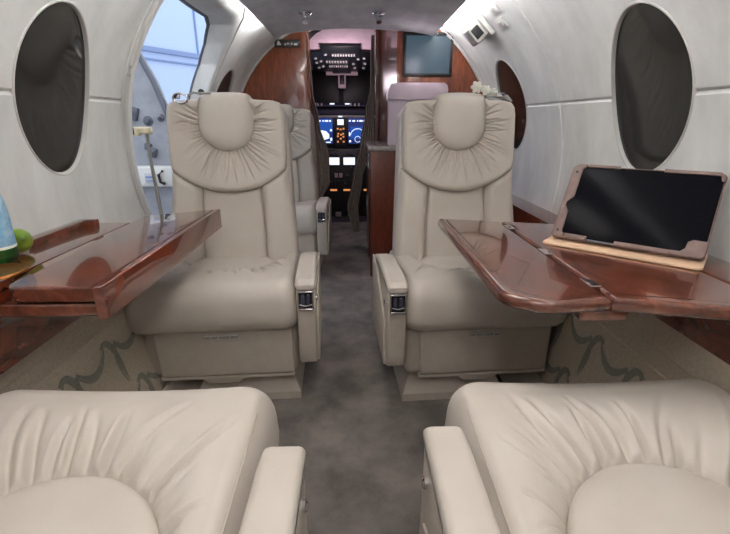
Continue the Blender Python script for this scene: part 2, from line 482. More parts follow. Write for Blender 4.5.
loopring(b, dense(DOOR), xlin, [(.034, .004), (.030, -.012), (.024, -.016), (-.004, -.017), (-.014, -.012), (-.018, -.004), (-.018, .066), (.016, .066)])
dr = struct(bmo('door_1', b, 'suede', auto=28))
b = bmesh.new(); loopring(b, dense(DOOR), xlin, [(-.022, .062), (-.022, .072), (.010, .072), (.010, .068), (-.014, .068), (-.014, .062)]); bmo('door_seal', b, 'seal', dr)
b = bmesh.new()
_cx = sum(p[0] for p in DOOR)/len(DOOR); _cz = sum(p[1] for p in DOOR)/len(DOOR); _l = []
for y, z in dense(DOOR, 6):
    d = Vector((y-_cx, z-_cz)).normalized(); _l.append((xlin(z+d.y*.030, -.012), y+d.x*.030, z+d.y*.030))
tube(b, _l, .0085, 8, closed=True); bmo('door_trim', b, 'rim', dr)
b = bmesh.new(); lathe(b, [(.016, -.004), (.016, .003), (.011, .006), (0, .006)], 20, Matrix.Translation((-.80, 2.4515, 1.10)) @ Matrix.Rotation(PI/2, 4, 'X')); bmo('door_striker', b, 'black', dr)

# open door slab outside, seen through the doorway
t = thing('aircraft_door', 'open grey entry door with latch fittings, leaning outside the left doorway', 'door', (-1.10, 2.2, .10))
def dpt(x, z): return (x+1.10, z-.10)
outl = [(-1.45, .12), (-.93, .12), (-.90, .60), (-.885, .97), (-.935, 1.135), (-.985, 1.245), (-1.06, 1.35), (-1.45, 1.35)]
b = bmesh.new(); prism(b, [dpt(*p) for p in outl], 0, .07, .012, axis='y'); bmo('door_panel', b, 'doorgrey', t, auto=30)
b = bmesh.new(); tube(b, [(dpt(*p)[0], .0, dpt(*p)[1]) for p in outl[1:7]], .012, 10); bmo('edge_seal', b, 'seal', t)
def knob(name, x, z, r, m='chrome', p=t):
    b = bmesh.new(); lathe(b, [(r*1.3, 0), (r*1.3, .004), (r*.9, .008), (r*.8, .02), (r*.5, .026), (0, .027)], 20, Matrix.Translation((x+1.10, .001, z-.10)) @ Matrix.Rotation(PI/2, 4, 'X')); return bmo(name, b, m, p)
knob('door_knob', -.985, .957, .018, 'seal'); knob('door_knob', -.923, .972, .014, 'seal')
b = bmesh.new(); tube(b, [(dpt(-.925, 0)[0], -.03, .875), (dpt(-.91, 0)[0], -.035, .885), (dpt(-.90, 0)[0], -.03, .87)], .005, 8); bmo('hook', b, 'chrome', t)
for x, z, sx, sz, rr in ((-.982, .812, .036, .045, .35), (-1.0, .84, .03, .03, .2), (-1.045, .99, .04, .06, .3)):
    b = bmesh.new(); box(b, (0, -.01, 0), (sx, .03, sz), .006, xf=Matrix.Translation((x+1.1, 0, z-.1)) @ Matrix.Rotation(rr, 4, 'Y')); box(b, (0, -.026, 0), (sx*.5, .014, sz*.5), .004, xf=Matrix.Translation((x+1.1, 0, z-.1)) @ Matrix.Rotation(rr, 4, 'Y')); bmo('latch_block', b, 'seal', t)
b = bmesh.new(); box(b, (.11, -.022, .60), (.30, .05, .10), .012); bmo('step_ledge', b, 'white', t)
b = bmesh.new(); box(b, (.105, -.052, .595), (.05, .014, .05), .004); bmo('placard', b, 'rim', t)
b = bmesh.new(); box(b, (.105, -.060, .600), (.036, .004, .012), .001); box(b, (.105, -.060, .582), (.036, .004, .008), .001); split_obj(bmo('placard_print', b, 'beam', t), 'placard_print')
b = bmesh.new(); tube(b, [(.17, -.05, .63), (.15, -.06, .61), (.155, -.06, .575), (.175, -.055, .565)], .007, 8); bmo('clip', b, 'black', t)

# pull handle and its hanging strap on the aft jamb
t = thing('door_latch_handle', 'ivory latch handle with hanging metal strap on the edge of the left doorway', 'handle', (-.80, 1.72, .925))
b = bmesh.new(); box(b, (.01, .0, 0), (.055, .03, .026), .007); box(b, (-.018, 0, -.004), (.02, .034, .034), .006); bmo('grip', b, 'ivory', t)
b = bmesh.new(); box(b, (-.027, -.004, -.002), (.012, .034, .026), .002); bmo('bracket', b, 'black', t)
b = bmesh.new(); tube(b, [(.012, .012, -.005), (.006, .02, -.06), (.008, .02, -.14), (.012, .022, -.24), (.014, .024, -.34)], [.007, .006, .007, .0075, .0075], 8); bmo('strap', b, 'webbing', t)

# hangar outside
ang = math.atan2(1.54, .85); wp = Vector((-6.28, 14.88, 0)); wd_ = Vector((math.cos(ang), math.sin(ang), 0))
mw = Matrix.Translation(wp) @ Matrix.Rotation(ang, 4, 'Z')
b = bmesh.new(); box(b, (-2, .1, 4), (34, .2, 10.4)); hw = struct(bmo('wall_hangar', b, 'hangar', smooth=False)); hw.matrix_world = mw
b = bmesh.new(); box(b, (-2, -.06, 3.02), (34, .12, .14), .01); box(b, (-2, -.04, 2.74), (34, .08, .05), .01)
for x in (-12, -6, 1.9, 8): box(b, (x, -.02, 5.6), (.06, .04, 5.0), .005)
o = struct(bmo('trim_8', b, 'beam')); o.matrix_world = mw
b = bmesh.new(); box(b, (-11, 12, -1.24), (22, 36, .08)); struct(bmo('floor_hangar', b, 'concrete', smooth=False))

# ================================================================== SEATS
def seat_proto(name, label, group, s=1, arm=0.0, armx=.298):
    """local frame: seat faces -Y, origin on the floor under the cushion; s = side of the armrest"""
    t = thing(name, label, 'seat', (0, 0, 0), 0, group)
    # cushion
    outl = rrect(-.288 if s > 0 else -.268, .268 if s > 0 else .288, -.275, .29, .05, 8); ins = [(.174*math.cos(2*PI*k/80), .125+.185*math.sin(2*PI*k/80)) for k in range(80)]
    ro = poly_R(outl, 0, .13); ri = poly_R(ins, 0, .13)
    e = lambda th: .040+.045*max(0, -math.sin(th))**2
    rings = [(0, 0, -.012, .418, 0), (0, 0, -.004, .420, 0), (0, 0, 0, .429, .0)]
    for f in (.02, .05, .08, .12, .16, .21, .27, .33, .4, .47, .54, .61, .68, .75, .82, .9, .96, 1):
        rings.append((f, 0, 0, .433+.033*math.sin(PI*.5*min(1, f/.62))**.75-.006*max(0, f-.62)**2/.14, .021 if f < .97 else .011))
    for a in range(6, 91, 7):
        rings.append((1, math.sin(rad(a)), 0, .460-.088*(1-math.cos(rad(a))), .008 if a < 40 else .003 if a < 70 else 0))
    rings += [(1, 1, .002, .355, 0), (1, 1, .0, .335, 0), (1, 1, -.006, .318, 0), (1, 1, -.02, .305, 0), (1, 1, -.05, .300, 0)]
    polar('seat_cushion', 0, .13, ri, ro, rings, 'leather', t, n=420, pl=pleats(46, 11, wmin=.013, wmax=.036), e=e)
    # smooth centre pad
    r2 = [(.0, 0, 0, .452, 0), (.3, 0, 0, .452, 0), (.6, 0, 0, .450, 0), (.8, 0, 0, .446, 0), (.9, 0, 0, .441, 0), (.95, 0, 0, .436, 0), (.98, 0, 0, .430, 0), (1, 0, 0, .421, 0), (1, 0, 0, .40, 0)]
    polar('seat_pad', 0, .13, None, poly_R([(p[0]*.995, .13+(p[1]-.13)*.995) for p in ins], 0, .13), r2, 'leather', t, n=160)
    for q in (-1, 1):
        b = bmesh.new(); tube(b, [(q*(.248+.010*k), -.16+.40*i/30, .4535-.0055*k-.012*max(0, (i-22)/8)**2*0) for k in (0,) for i in range(31)], .0014, 6); bmo('stitching', b, 'vinyl', t)
    for c in kids(t):
        if c.name.split('.')[0] in ('seat_cushion', 'seat_pad', 'stitching'):
            for v in c.data.vertices: v.co.z -= .075*v.co.y*min(1, max(0, (v.co.z-.30)/.1))
    # shell, front panel, pedestal
    b = bmesh.new(); box(b, (0, .03, .215), (.52, .50, .20), .03); bmo('base_shell', b, 'vinyl', t)
    b = bmesh.new(); prism(b, [(-.215, .305), (.245, .305), (.245, .128), (-.205, .128)], -.236, -.21, .008, axis='y'); bmo('front_panel', b, 'vinyl', t, auto=30)
    b = bmesh.new(); prism(b, [(-.21, .124), (.245, .124), (.245, .112), (.07, .112), (.05, .094), (-.05, .094), (-.07, .112), (-.21, .112)], -.232, -.20, .003, axis='y'); bmo('lower_skirt', b, 'vinyl', t, auto=30)
    px = s*.075
    V = [(px-.185, -.205, .0), (px+.185, -.205, 0), (px+.185, .22, 0), (px-.185, .22, 0), (px-.185, -.205, .03), (px+.185, -.205, .03), (px+.185, .22, .03), (px-.185, .22, .03),
         (px-.15, -.15, .10), (px+.15, -.15, .10), (px+.15, .2, .10), (px-.15, .2, .10)]
    F = [(0, 1, 2, 3), (8, 9, 10, 11)]+[(i, (i+1) % 4, 4+(i+1) % 4, 4+i) for i in range(4)]+[(4+i, 4+(i+1) % 4, 8+(i+1) % 4, 8+i) for i in range(4)]
    vf('pedestal', V, F, 'vinyl', t, auto=15)
    b = bmesh.new(); box(b, (px, .03, .11), (.26, .30, .03)); bmo('swivel_base', b, 'black', t)
    # armrest on the aisle side
    ax = s*armx; y0 = -.275+arm
    b = bmesh.new(); prism(b, [(y0+.004, .452), (y0+.002, .23), (y0+.02, .18), (y0+.06, .16), (y0+.40, .16), (y0+.42, .20), (y0+.42, .452)], ax-.030, ax+.030, .009, 3, axis='x'); ab = bmo('armrest_body', b, 'vinyl', t, auto=30)
    b = bmesh.new(); prism(b, [(y0-.004, .456), (y0-.004, .470), (y0+.012, .484), (y0+.05, .490), (y0+.24, .490), (y0+.30, .486), (y0+.335, .470), (y0+.345, .456)], ax-.034, ax+.034, .014, 4, axis='x'); bmo('armrest_pad', b, 'leather', t, auto=30)
    b = bmesh.new(); prism(b, [(y0+.05, .17), (y0+.42, .17), (y0+.42, .452), (y0+.30, .446), (y0+.06, .33)], ax+s*.030 if s > 0 else ax-.037, ax+.037 if s > 0 else ax-.030, .003, 2, axis='x'); bmo('side_pocket', b, 'vinyl', t, auto=30)
    b = bmesh.new(); lathe(b, [(.010, 0), (.010, .006), (.007, .009), (0, .009)], 16, Matrix.Translation((ax+s*.029, y0+.05, .405)) @ Matrix.Rotation(s*PI/2, 4, 'Y')); bmo('recline_button', b, 'chrome', t)
    # control recess on the front of the armrest: frame, levers, bar
    fr = bmesh.new()
    for cx, cz, sx, sz in ((0, .4465, .050, .006), (0, .3865, .050, .006), (-.023, .4165, .005, .06), (.023, .4165, .005, .06)): box(fr, (ax+cx, y0-.002, cz), (sx, .012, sz), .002)
    cp = bmo('control_panel', fr, 'chrome', t)
    b = bmesh.new(); box(b, (ax, y0+.001, .4165), (.042, .006, .056)); bmo('recess', b, 'black', cp)
    for q in (-.009, .009):
        b = bmesh.new(); box(b, (ax+q, y0-.006, .423), (.010, .012, .030), .003); bmo('lever', b, 'glare', cp)
    b = bmesh.new(); tube(b, [(ax-.019, y0-.006, .404), (ax, y0-.010, .401), (ax+.019, y0-.006, .404)], .003, 8); bmo('ash_bar', b, 'chrome', cp)
    return t
def seat_back(t):
    """reclined upholstered back: slab, three lower panels, gathered bib, head pillow"""
    a = rad(9); base = Vector((0, .125, .40))
    X = Vector((1, 0, 0)); Sv = Vector((0, math.sin(a), math.cos(a))); N = Vector((0, -math.cos(a), math.sin(a)))
    xf = Matrix(((X.x, Sv.x, N.x, base.x), (X.y, Sv.y, N.y, base.y), (X.z, Sv.z, N.z, base.z), (0, 0, 0, 1)))
    b = bmesh.new(); prism(b, rrect(-.246, .246, -.10, .630, .05, 6), -.125, -.012, .022, 4, xf=xf); bmo('backrest', b, 'leather', t, auto=50)
    def sb(x): return .299+.080*(abs(x)/.232)**2.2
    panel('lumbar_panel', -.122, .122, lambda x: -.02, lambda x: sb(x)+.006, .004, .012, 'leather', t, xf)
    panel('side_bolster', -.250, -.122, lambda x: -.02, lambda x: sb(min(.238, abs(x)))+.010, .030, .034, 'leather', t, xf, base=-.03)
    panel('side_bolster', .122, .250, lambda x: -.02, lambda x: sb(min(.238, abs(x)))+.010, .030, .034, 'leather', t, xf, base=-.03)
    pc = .545
    pil = [(.104*math.cos(rad(q)), .548+.096*math.sin(rad(q))) for q in range(180, 361, 6)]+[(.105, .58), (.103, .625), (.097, .646), (.080, .655), (.045, .658), (0, .659), (-.045, .658), (-.080, .655), (-.097, .646), (-.103, .625), (-.105, .58)]
    bib = [(-.236+.472*i/24, sb(-.236+.472*i/24)) for i in range(25)]+[(.241, .42), (.241, .585), (.236, .612), (.222, .629), (.195, .636), (.12, .640), (0, .642), (-.12, .640), (-.195, .636), (-.222, .629), (-.236, .612), (-.241, .585), (-.241, .42)]
    ri = poly_R([(p[0], min(p[1], .640)) for p in pil], 0, pc); rb = poly_R(bib, 0, pc)
    pil = [(p[0], p[1]+max(0, p[1]-.57)*.10) for p in pil]
    ro = lambda th: max(rb(th), ri(th)*.985+.004)
    er = .022; H = .038
    rings = [(0, 0, -.016, -.02, 0), (0, 0, -.010, .004, 0), (0, 0, -.004, .012, 0), (0, 0, 0, .018, .0)]
    for f in (.03, .07, .11, .16, .22, .29, .36, .44, .52, .6, .68, .76, .84, .92, 1): rings.append((f, 0, 0, .016+.022*math.sin(PI/2*min(1, f/.45)), .016))
    for q in (15, 30, 45, 60, 75, 90): rings.append((1, math.sin(rad(q)), 0, H-er*(1-math.cos(rad(q))), .006 if q < 60 else 0))
    rings += [(1, 1, 0, -.03, 0), (1, 1, -.01, -.06, 0)]
    polar('gathered_bib', 0, pc, ri, ro, rings, 'leather', t, xf, n=420, pl=pleats(44, 4, rad(150), rad(390), .013, .032), e=lambda th: .02)
    pr = [(0, 0, 0, .054, 0), (.3, 0, 0, .0535, 0), (.55, 0, 0, .051, 0), (.72, 0, 0, .047, 0), (.84, 0, 0, .041, 0), (.92, 0, 0, .034, 0), (.97, 0, 0, .026, 0), (1, 0, 0, .016, 0), (1, 0, -.002, .002, 0), (1, 0, 0, -.05, 0), (1, 0, -.012, -.075, 0)]
    polar('head_pillow', 0, pc, None, poly_R([(p[0]*.985, pc+(p[1]-pc)*.985) for p in pil], 0, pc), pr, 'leather', t, xf, n=160)
def taper_back(t):
    for c in kids(t):
        if c.name.split('.')[0] in ('backrest', 'lumbar_panel', 'side_bolster', 'gathered_bib'):
            for v in c.data.vertices:
                k = min(1, max(0, (v.co.z-.48)/.30)); v.co.x *= 1-.095*k*k*(3-2*k)
def vest_label(t, s):
    b = bmesh.new(); box(b, (.01, -.2385, .276), (.108, .005, .015), .001); p = bmo('life_vest_label', b, 'white', t); p['label'] = 'small printed label strip'
    cu = bpy.data.curves.new('txt', 'FONT'); cu.body = 'LIFE VEST UNDER SEAT'; cu.size = .0105; cu.align_x = 'CENTER'; cu.align_y = 'CENTER'; cu.extrude = .0003
    tmp = bpy.data.objects.new('txt', cu); COL.objects.link(tmp); bpy.context.view_layer.update()
    me = bpy.data.meshes.new_from_object(tmp.evaluated_get(bpy.context.evaluated_depsgraph_get())); bpy.data.objects.remove(tmp)
    me.transform(Matrix.Translation((.01, -.2413, .276)) @ Matrix.Rotation(PI/2, 4, 'X'))
    link('label_print', me, 'ink', p, False)
sg = 'cream leather seats of the cabin'
seatL = seat_proto('cabin_seat', 'cream leather seat by the doorway with a chrome buckle over its backrest', sg, s=1); seat_back(seatL); taper_back(seatL)
seatF = dup(seatL, (-.495, 2.79, 0), 0, 'cream leather seat half hidden behind the doorway seat, against the wood partition')
seatF.scale = (1, 1, 1)
vest_label(seatL, 1); seatL.location = (-.471, 1.53, 0); seatL.rotation_euler = (0, 0, rad(3))
seatR = seat_proto('cabin_seat', 'cream leather seat with white flowers on top, in front of the galley cabinet', sg, s=-1); seat_back(seatR); taper_back(seatR); vest_label(seatR, -1); seatR.location = (.414, 1.53, 0); seatR.rotation_euler = (0, 0, rad(3.5))
nearL = seat_proto('cabin_seat', 'nearest cream leather seat cushion below the table with the green bottle', sg, s=-1, arm=.207, armx=.312); nearL.location = (-.425, .487, 0); nearL.rotation_euler = (0, 0, PI)
nearR = seat_proto('cabin_seat', 'nearest cream leather seat cushion below the table with the tablet', sg, s=1, arm=.172, armx=.306); nearR.location = (.450, .492, 0); nearR.rotation_euler = (0, 0, PI)

# ================================================================== TABLES AND SIDE LEDGES
def ledge(name, label, side, xin, parts_end):
    t = thing(name, label, 'ledge', (0, 0, 0))
    return t
# left ledge
t = thing('side_ledge', 'glossy wood side ledge along the left wall with a brass cup holder', 'ledge', (-.76, .8, .5))
xl = -math.sqrt(R*R-(.65-ZC)**2)+.004
b = bmesh.new(); prism(b, [(-.702+.76, YA+1.2-.8), (-.702+.76, 1.335-.8), (xl+.76, 1.335-.8), (xl+.76, YA+1.2-.8)], .140, .160, .004); bmo('ledge_top', b, 'burl', t, auto=30)
b = bmesh.new(); box(b, (.045, -.02, .06), (.02, 1.15, .155), .003); bmo('fascia', b, 'burl_dark', t)
b = bmesh.new(); prism(b, [(-.068, .29), (-.052, .26), (-.052, .495), (-.03, .495), (-.026, .515), (-.085, .515), (-.085, .29)], .158, .176, .003); bmo('raised_curb', b, 'burl', t, auto=30)
ch = bmesh.new(); lathe(ch, [(0, .1612), (.030, .1614), (.044, .163), (.050, .1645), (.054, .164), (.056, .161), (.056, .159)], 40, Matrix.Translation((.008, .066, 0))); bmo('cup_holder', ch, 'brass', t)
# left table, leaf folded back on itself
t = thing('folding_table', 'glossy burl wood table on the left, its leaf folded over double', 'table', (-.58, 1.1, .60))
def loc(pts, ox, oy): return [(x-ox, y-oy) for x, y in pts]
b = bmesh.new(); prism(b, loc([(-.692, .772), (-.497, .772), (-.497, 1.512), (-.692, 1.409)], -.58, 1.1), 0, .027, .006, 3); bmo('lower_leaf', b, 'burl', t, auto=30)
b = bmesh.new(); prism(b, loc([(-.640, .768), (-.655, .772), (-.665, .784), (-.668, .80), (-.690, .90), (-.690, 1.410), (-.497, 1.512), (-.497, .768)], -.58, 1.1), .032, .065, .006, 3); bmo('folded_leaf', b, 'burl', t, auto=30)
b = bmesh.new(); prism(b, loc([(-.495, .764), (-.478, .768), (-.478, 1.522), (-.495, 1.515)], -.58, 1.1), -.004, .065, .004, 3); bmo('edge_rail', b, 'burl_dark', t, auto=30)
b = bmesh.new(); box(b, (.055, .02, -.014), (.05, .5, .024), .006); bmo('support_slide', b, 'burl_dark', t)
# right ledge
t = thing('side_ledge', 'glossy wood side ledge along the right wall behind the tablet', 'ledge', (.79, .8, .5))
b = bmesh.new(); prism(b, [(.738-.79, -.6), (.738-.79, .50), (-xl-.79, .50), (-xl-.79, -.6)], .140, .160, .004); bmo('ledge_top', b, 'burl', t, auto=30)
b = bmesh.new(); box(b, (-.035, -.05, .06), (.02, 1.10, .155), .003); bmo('fascia', b, 'burl_dark', t)
# right table, fully open
t = thing('folding_table', 'glossy burl wood table on the right, fully opened, carrying the tablet', 'table', (.5, 1.0, .62))
b = bmesh.new(); prism(b, loc([(.464, .700), (.735, .634), (.735, 1.255), (.464, 1.325)], .5, 1.0), .012, .040, .010, 4); bmo('fixed_leaf', b, 'burl', t, auto=30)
lf = [(.460, .701), (.37, .686), (.345, .686), (.320, .695), (.288, .716), (.274, .732), (.269, .752), (.268, 1.355), (.272, 1.370), (.280, 1.372), (.460, 1.326)]
b = bmesh.new(); prism(b, loc(lf, .5, 1.0), .012, .040, .012, 4); bmo('drop_leaf', b, 'burl', t, auto=30)
b = bmesh.new()
def strip(b, pts, w, z0, z1):
    for p, q in zip(pts, pts[1:]):
        d = Vector((q[0]-p[0], q[1]-p[1])).normalized(); n = Vector((-d.y, d.x))*w/2
        prism(b, [(p[0]+n.x, p[1]+n.y), (q[0]+n.x, q[1]+n.y), (q[0]-n.x, q[1]-n.y), (p[0]-n.x, p[1]-n.y)], z0, z1)
strip(b, loc([(.296, 1.352), (.295, .75), (.304, .742), (.328, .721), (.350, .709), (.458, .725)], .5, 1.0), .003, .0395, .0403); strip(b, loc([(.466, .724), (.73, .660)], .5, 1.0), .003, .0395, .0403)
bmo('inlay_line', b, 'inlay', t, auto=30)
for y in (.78, .99, 1.24):
    b = bmesh.new(); box(b, (-.038, y-1.0, .0402), (.020, .045, .0022), .001); bmo('hinge', b, 'chrome', t)
b = bmesh.new(); box(b, (-.040, -.235, .0), (.09, .11, .024), .006); bmo('support_slide', b, 'burl', t)
b = bmesh.new(); box(b, (.14, 0, -.011), (.18, .16, .044), .006); bmo('support_bracket', b, 'burl_dark', t)
# wood rail on the right wall beside the forward seat
b = bmesh.new(); xr = math.sqrt(R*R-(.58-ZC)**2)-.0
prism(b, [(.735, .555), (.735, .59), (xr+.004, .59), (xr-.004, .50), (.75, .50)], 1.32, 2.6, .006, axis='y'); tag(bmo('wall_rail', b, 'burl_dark', auto=30), 'wood rail on the right wall beside the seat with flowers', 'rail')

# ================================================================== ON THE TABLES
# tablet in its folio case
u = Vector((.249, -.224, 0)).normalized(); back = Vector((.224, .249, 0)).normalized(); al = rad(35)
upv = Vector((back.x*math.sin(al), back.y*math.sin(al), math.cos(al))); nrm = u.cross(upv)
if nrm.y > 0: nrm = -nrm
p0 = Vector((.515, 1.085, .674))
t = thing('tablet', 'black tablet standing in a mauve folio case on the right table', 'tablet', p0)
tx = Matrix(((u.x, upv.x, nrm.x, 0), (u.y, upv.y, nrm.y, 0), (u.z, upv.z, nrm.z, 0), (0, 0, 0, 1)))
TW, TH = .325, .213
b = bmesh.new(); prism(b, rrect(0, TW, 0, TH, .010, 5), -.012, 0, .003, xf=tx); bmo('case_shell', b, 'case', t, auto=30)
b = bmesh.new(); prism(b, rrect(.006, TW-.004, .006, TH-.005, .008, 5), 0, .003, .001, xf=tx); bmo('glass_screen', b, 'screen', t, auto=30)
b = bmesh.new()
def flap(pts, rr=.0015): prism(b, pts, .0005, .0062, rr, xf=tx)
flap([(.001, .004), (.008, .0), (.030, 0), (.030, .012), (.024, .016), (.023, .075), (.012, .092), (.012, .102), (.026, .118), (.026, .200), (.034, .205), (.034, TH), (.012, TH), (.001, TH-.012)])
flap([(.032, 0), (.082, 0), (.085, .004), (.084, .013), (.032, .013)])
flap([(.150, 0), (.262, 0), (.262, .011), (.148, .011), (.147, .004)])
flap([(.262, 0), (TW-.008, 0), (TW-.001, .008), (TW-.001, .042), (.297, .042), (.288, .036), (.286, .020), (.278, .0115), (.262, .0115)])
flap([(.036, .205), (.112, .205), (.112, TH), (.036, TH)])
flap([(.205, .204), (TW-.012, .204), (TW-.008, .190), (TW-.001, .190), (TW-.001, TH-.01), (TW-.012, TH), (.205, TH)])
split_obj(bmo('case_frame', b, 'case', t, auto=30), 'case_flap')
for px_, pz_ in ((.0135, .018), (.0135, .188)):
    b = bmesh.new(); lathe(b, [(.0038, .005), (.0038, .0068), (0, .0068)], 14, tx @ Matrix.Translation((px_, pz_, 0))); bmo('camera_hole', b, 'black', t)
b = bmesh.new(); prism(b, [(.086, .001), (.145, .001), (.145, .005), (.086, .005)], .0, .004, xf=tx); bmo('tablet_edge', b, 'seal', t, auto=30)
u0 = Matrix(((u.x, back.x, 0, 0), (u.y, back.y, 0, 0), (0, 0, 1, 0), (0, 0, 0, 1)))
b = bmesh.new(); prism(b, rrect(-.008, TW+.002, -.042, .112, .012, 5), -.0135, -.0075, .002, xf=u0); bmo('folio_base', b, 'tan', t, auto=30)
b = bmesh.new(); prism(b, [(.10, .006), (.22, .006), (.21, .12), (.11, .12)], -.0125, -.0095, xf=Matrix.Translation(Vector((0, 0, 0))) @ Matrix(((u.x, (back*.35+Vector((0, 0, .94))).x, nrm.x, back.x*.055), (u.y, (back*.35+Vector((0, 0, .94))).y, nrm.y, back.y*.055), (0, .94*.0+.94*1.0, nrm.z, -.012), (0, 0, 0, 1)))) if False else box(b, (.16, .085, .05), (.12, .005, .115), .002, xf=u0 @ Matrix.Translation((0, 0, 0))); bmo('kickstand', b, 'case', t, auto=30)

# bottle
t = thing('bottle', 'green glass bottle with pale blue label on the left ledge', 'bottle', (-.803, .945, .6605))
b = bmesh.new(); lathe(b, [(.030, 0), (.035, .004), (.0365, .012), (.0365, .105), (.034, .135), (.026, .165), (.018, .19), (.0145, .22), (.0145, .262), (0, .262)], 40); bmo('glass_body', b, 'bottle', t)
b = bmesh.new(); lathe(b, [(.0370, .036), (.0374, .037), (.0374, .104), (.0352, .134), (.030, .156), (.0292, .156)], 40); bmo('paper_label', b, 'label', t)
b = bmesh.new(); lathe(b, [(.0368, .031), (.0377, .032), (.0377, .037), (.0368, .038)], 40); bmo('label_border', b, 'pet', t)
b = bmesh.new(); lathe(b, [(.0155, .25), (.0165, .252), (.0165, .275), (.014, .279), (0, .279)], 24); bmo('bottle_cap', b, 'label', t)
# lime
t = thing('lime', 'green lime lying on the left ledge beside the bottle', 'fruit', (-.800, 1.005, .6605))
b = bmesh.new(); bmesh.ops.create_uvsphere(b, u_segments=32, v_segments=20, radius=1)
for v in b.verts:
    x, y, z = v.co; k = 1+.16*max(0, abs(z)-.86)/.14
    v.co = (x*.029, y*.029, z*.036*k)
bmesh.ops.transform(b, matrix=Matrix.Translation((0, 0, .029)) @ Matrix.Rotation(rad(68), 4, Vector((.6, .8, 0))), verts=b.verts)
zmin = min(v.co.z for v in b.verts)
for v in b.verts: v.co.z -= zmin
bmo('rind', b, 'limeskin', t)
b = bmesh.new(); lathe(b, [(.004, 0), (.0045, .003), (.002, .005), (0, .005)], 10, Matrix.Translation((.032, -.024, .040)) @ Matrix.Rotation(rad(68), 4, Vector((.6, .8, 0)))); bmo('stem_end', b, 'stem', t)

# buckle over the left seat back
t = thing('harness_buckle', 'chrome harness buckle draped over the top of the doorway seat', 'buckle', (-.628, 1.690, 1.040))
b = bmesh.new(); tube(b, [(.024*math.cos(2*PI*k/24)*1.1, -.004-.004*math.sin(2*PI*k/24), -.004+.017*math.sin(2*PI*k/24)) for k in range(24)], .0045, 8, closed=True); bmo('ring', b, 'chrome', t)
b = bmesh.new(); box(b, (-.012, -.006, .004), (.026, .008, .020), .003); bmo('tongue', b, 'chrome', t)
b = bmesh.new(); tube(b, [(.022, -.002, .004), (.045, .002, .016), (.072, .012, .014), (.10, .03, .016)], .004, 8); bmo('cord', b, 'webbing', t)
# flowers + strap over the right seat back
t = thing('flower_spray', 'spray of white blossoms lying over the top of the right seat back', 'flower', (.497, 1.80, 1.05))
b = bmesh.new(); tube(b, [(-.03, .03, .012), (-.02, .028, .018), (.0, .02, .022), (.045, .01, .018), (.085, -.004, .004)], .003, 8); bmo('stem', b, 'stem', t)
for bx, by, bz, s_ in ((-.014, .012, .034, 1.0), (.022, .004, .022, .85), (.05, .0, .016, .7)):
    b = bmesh.new()
    for k in range(6):
        a = 2*PI*k/6
        tt = bmesh.new(); bmesh.ops.create_uvsphere(tt, u_segments=10, v_segments=7, radius=1)
        merge(b, tt, 0, Matrix.Translation((bx, by, bz)) @ Matrix.Rotation(a, 4, 'Y') @ Matrix.Translation((.013*s_, 0, 0)) @ Matrix.Rotation(.5, 4, 'Z') @ Matrix.Diagonal((.013*s_, .004, .009*s_, 1)))
    tt = bmesh.new(); bmesh.ops.create_uvsphere(tt, u_segments=10, v_segments=7, radius=.006*s_); merge(b, tt, 0, Matrix.Translation((bx, by-.004, bz)))
    bmo('blossom', b, 'pet', t)
t = thing('shoulder_strap', 'grey folded shoulder strap lying on the outer top corner of the right seat', 'strap', (.560, 1.765, 1.048))
b = bmesh.new()
prism(b, [(-.055, .004), (-.03, .014), (.0, .012), (.03, .004), (.05, -.016), (.042, -.022), (.015, -.008), (-.02, -.002), (-.05, -.006)], -.012, .03, .003, axis='y'); bmo('webbing', b, 'webbing', t, auto=40)
b = bmesh.new(); box(b, (.0, -.014, .006), (.03, .006, .014), .002); bmo('strap_tab', b, 'chrome', t)

# ================================================================== GALLEY
t = thing('galley_cabinet', 'tall dark red wood galley cabinet with grey counter beside the aisle', 'cabinet', (.45, 2.95, 0))
b = bmesh.new(); prism(b, [(.098-.45, -.33), (.25, -.33), (.25, .40), (.098-.45, .40)], 0, .79, .004); bmo('carcass', b, 'cab', t, auto=30)
b = bmesh.new(); prism(b, rrect(.082-.45, .27, -.352, .41, .02), .791, .815, .004, axis='z'); bmo('countertop', b, 'stone', t, auto=30)
b = bmesh.new(); box(b, (-.355, .08, .42), (.006, .56, .66), .002); pd = bmo('cabinet_door', b, 'cab', t)
b = bmesh.new(); tube(b, [(-.360, -.16, .50), (-.368, -.16, .49), (-.368, -.16, .39), (-.360, -.16, .38)], .004, 8); bmo('door_handle', b, 'chrome', pd)
t = thing('galley_bin', 'pale lilac moulded galley box on the counter under the monitor', 'box', (.37, 2.665, .8155))
b = bmesh.new(); box(b, (-.005, .018, .13), (.33, .06, .26), .012); bmo('bin_body', b, 'lilac', t)
b = bmesh.new(); prism(b, [(-.178, .255), (.172, .255), (.172, .315), (.166, .336), (.150, .348), (-.13, .348), (-.155, .342), (-.178, .29)], -.022, .053, .008, 3, axis='y'); bmo('bin_lid', b, 'lilac', t, auto=40)
t = thing('wall_monitor', 'monitor screen with painted blue-grey reflection in a dark frame on the wood bulkhead', 'monitor', (.4255, 2.7185, 1.315))
b = bmesh.new()
for cx, cz, sx, sz in ((0, .106, .285, .016), (0, -.106, .285, .016), (-.134, 0, .016, .20), (.134, 0, .016, .20)): box(b, (cx, -.007, cz), (sx, .014, sz), .002)
bmo('bezel', b, 'black', t)
b = bmesh.new(); box(b, (0, -.004, 0), (.262, .006, .206)); bmo('screen', b, 'monitor', t)
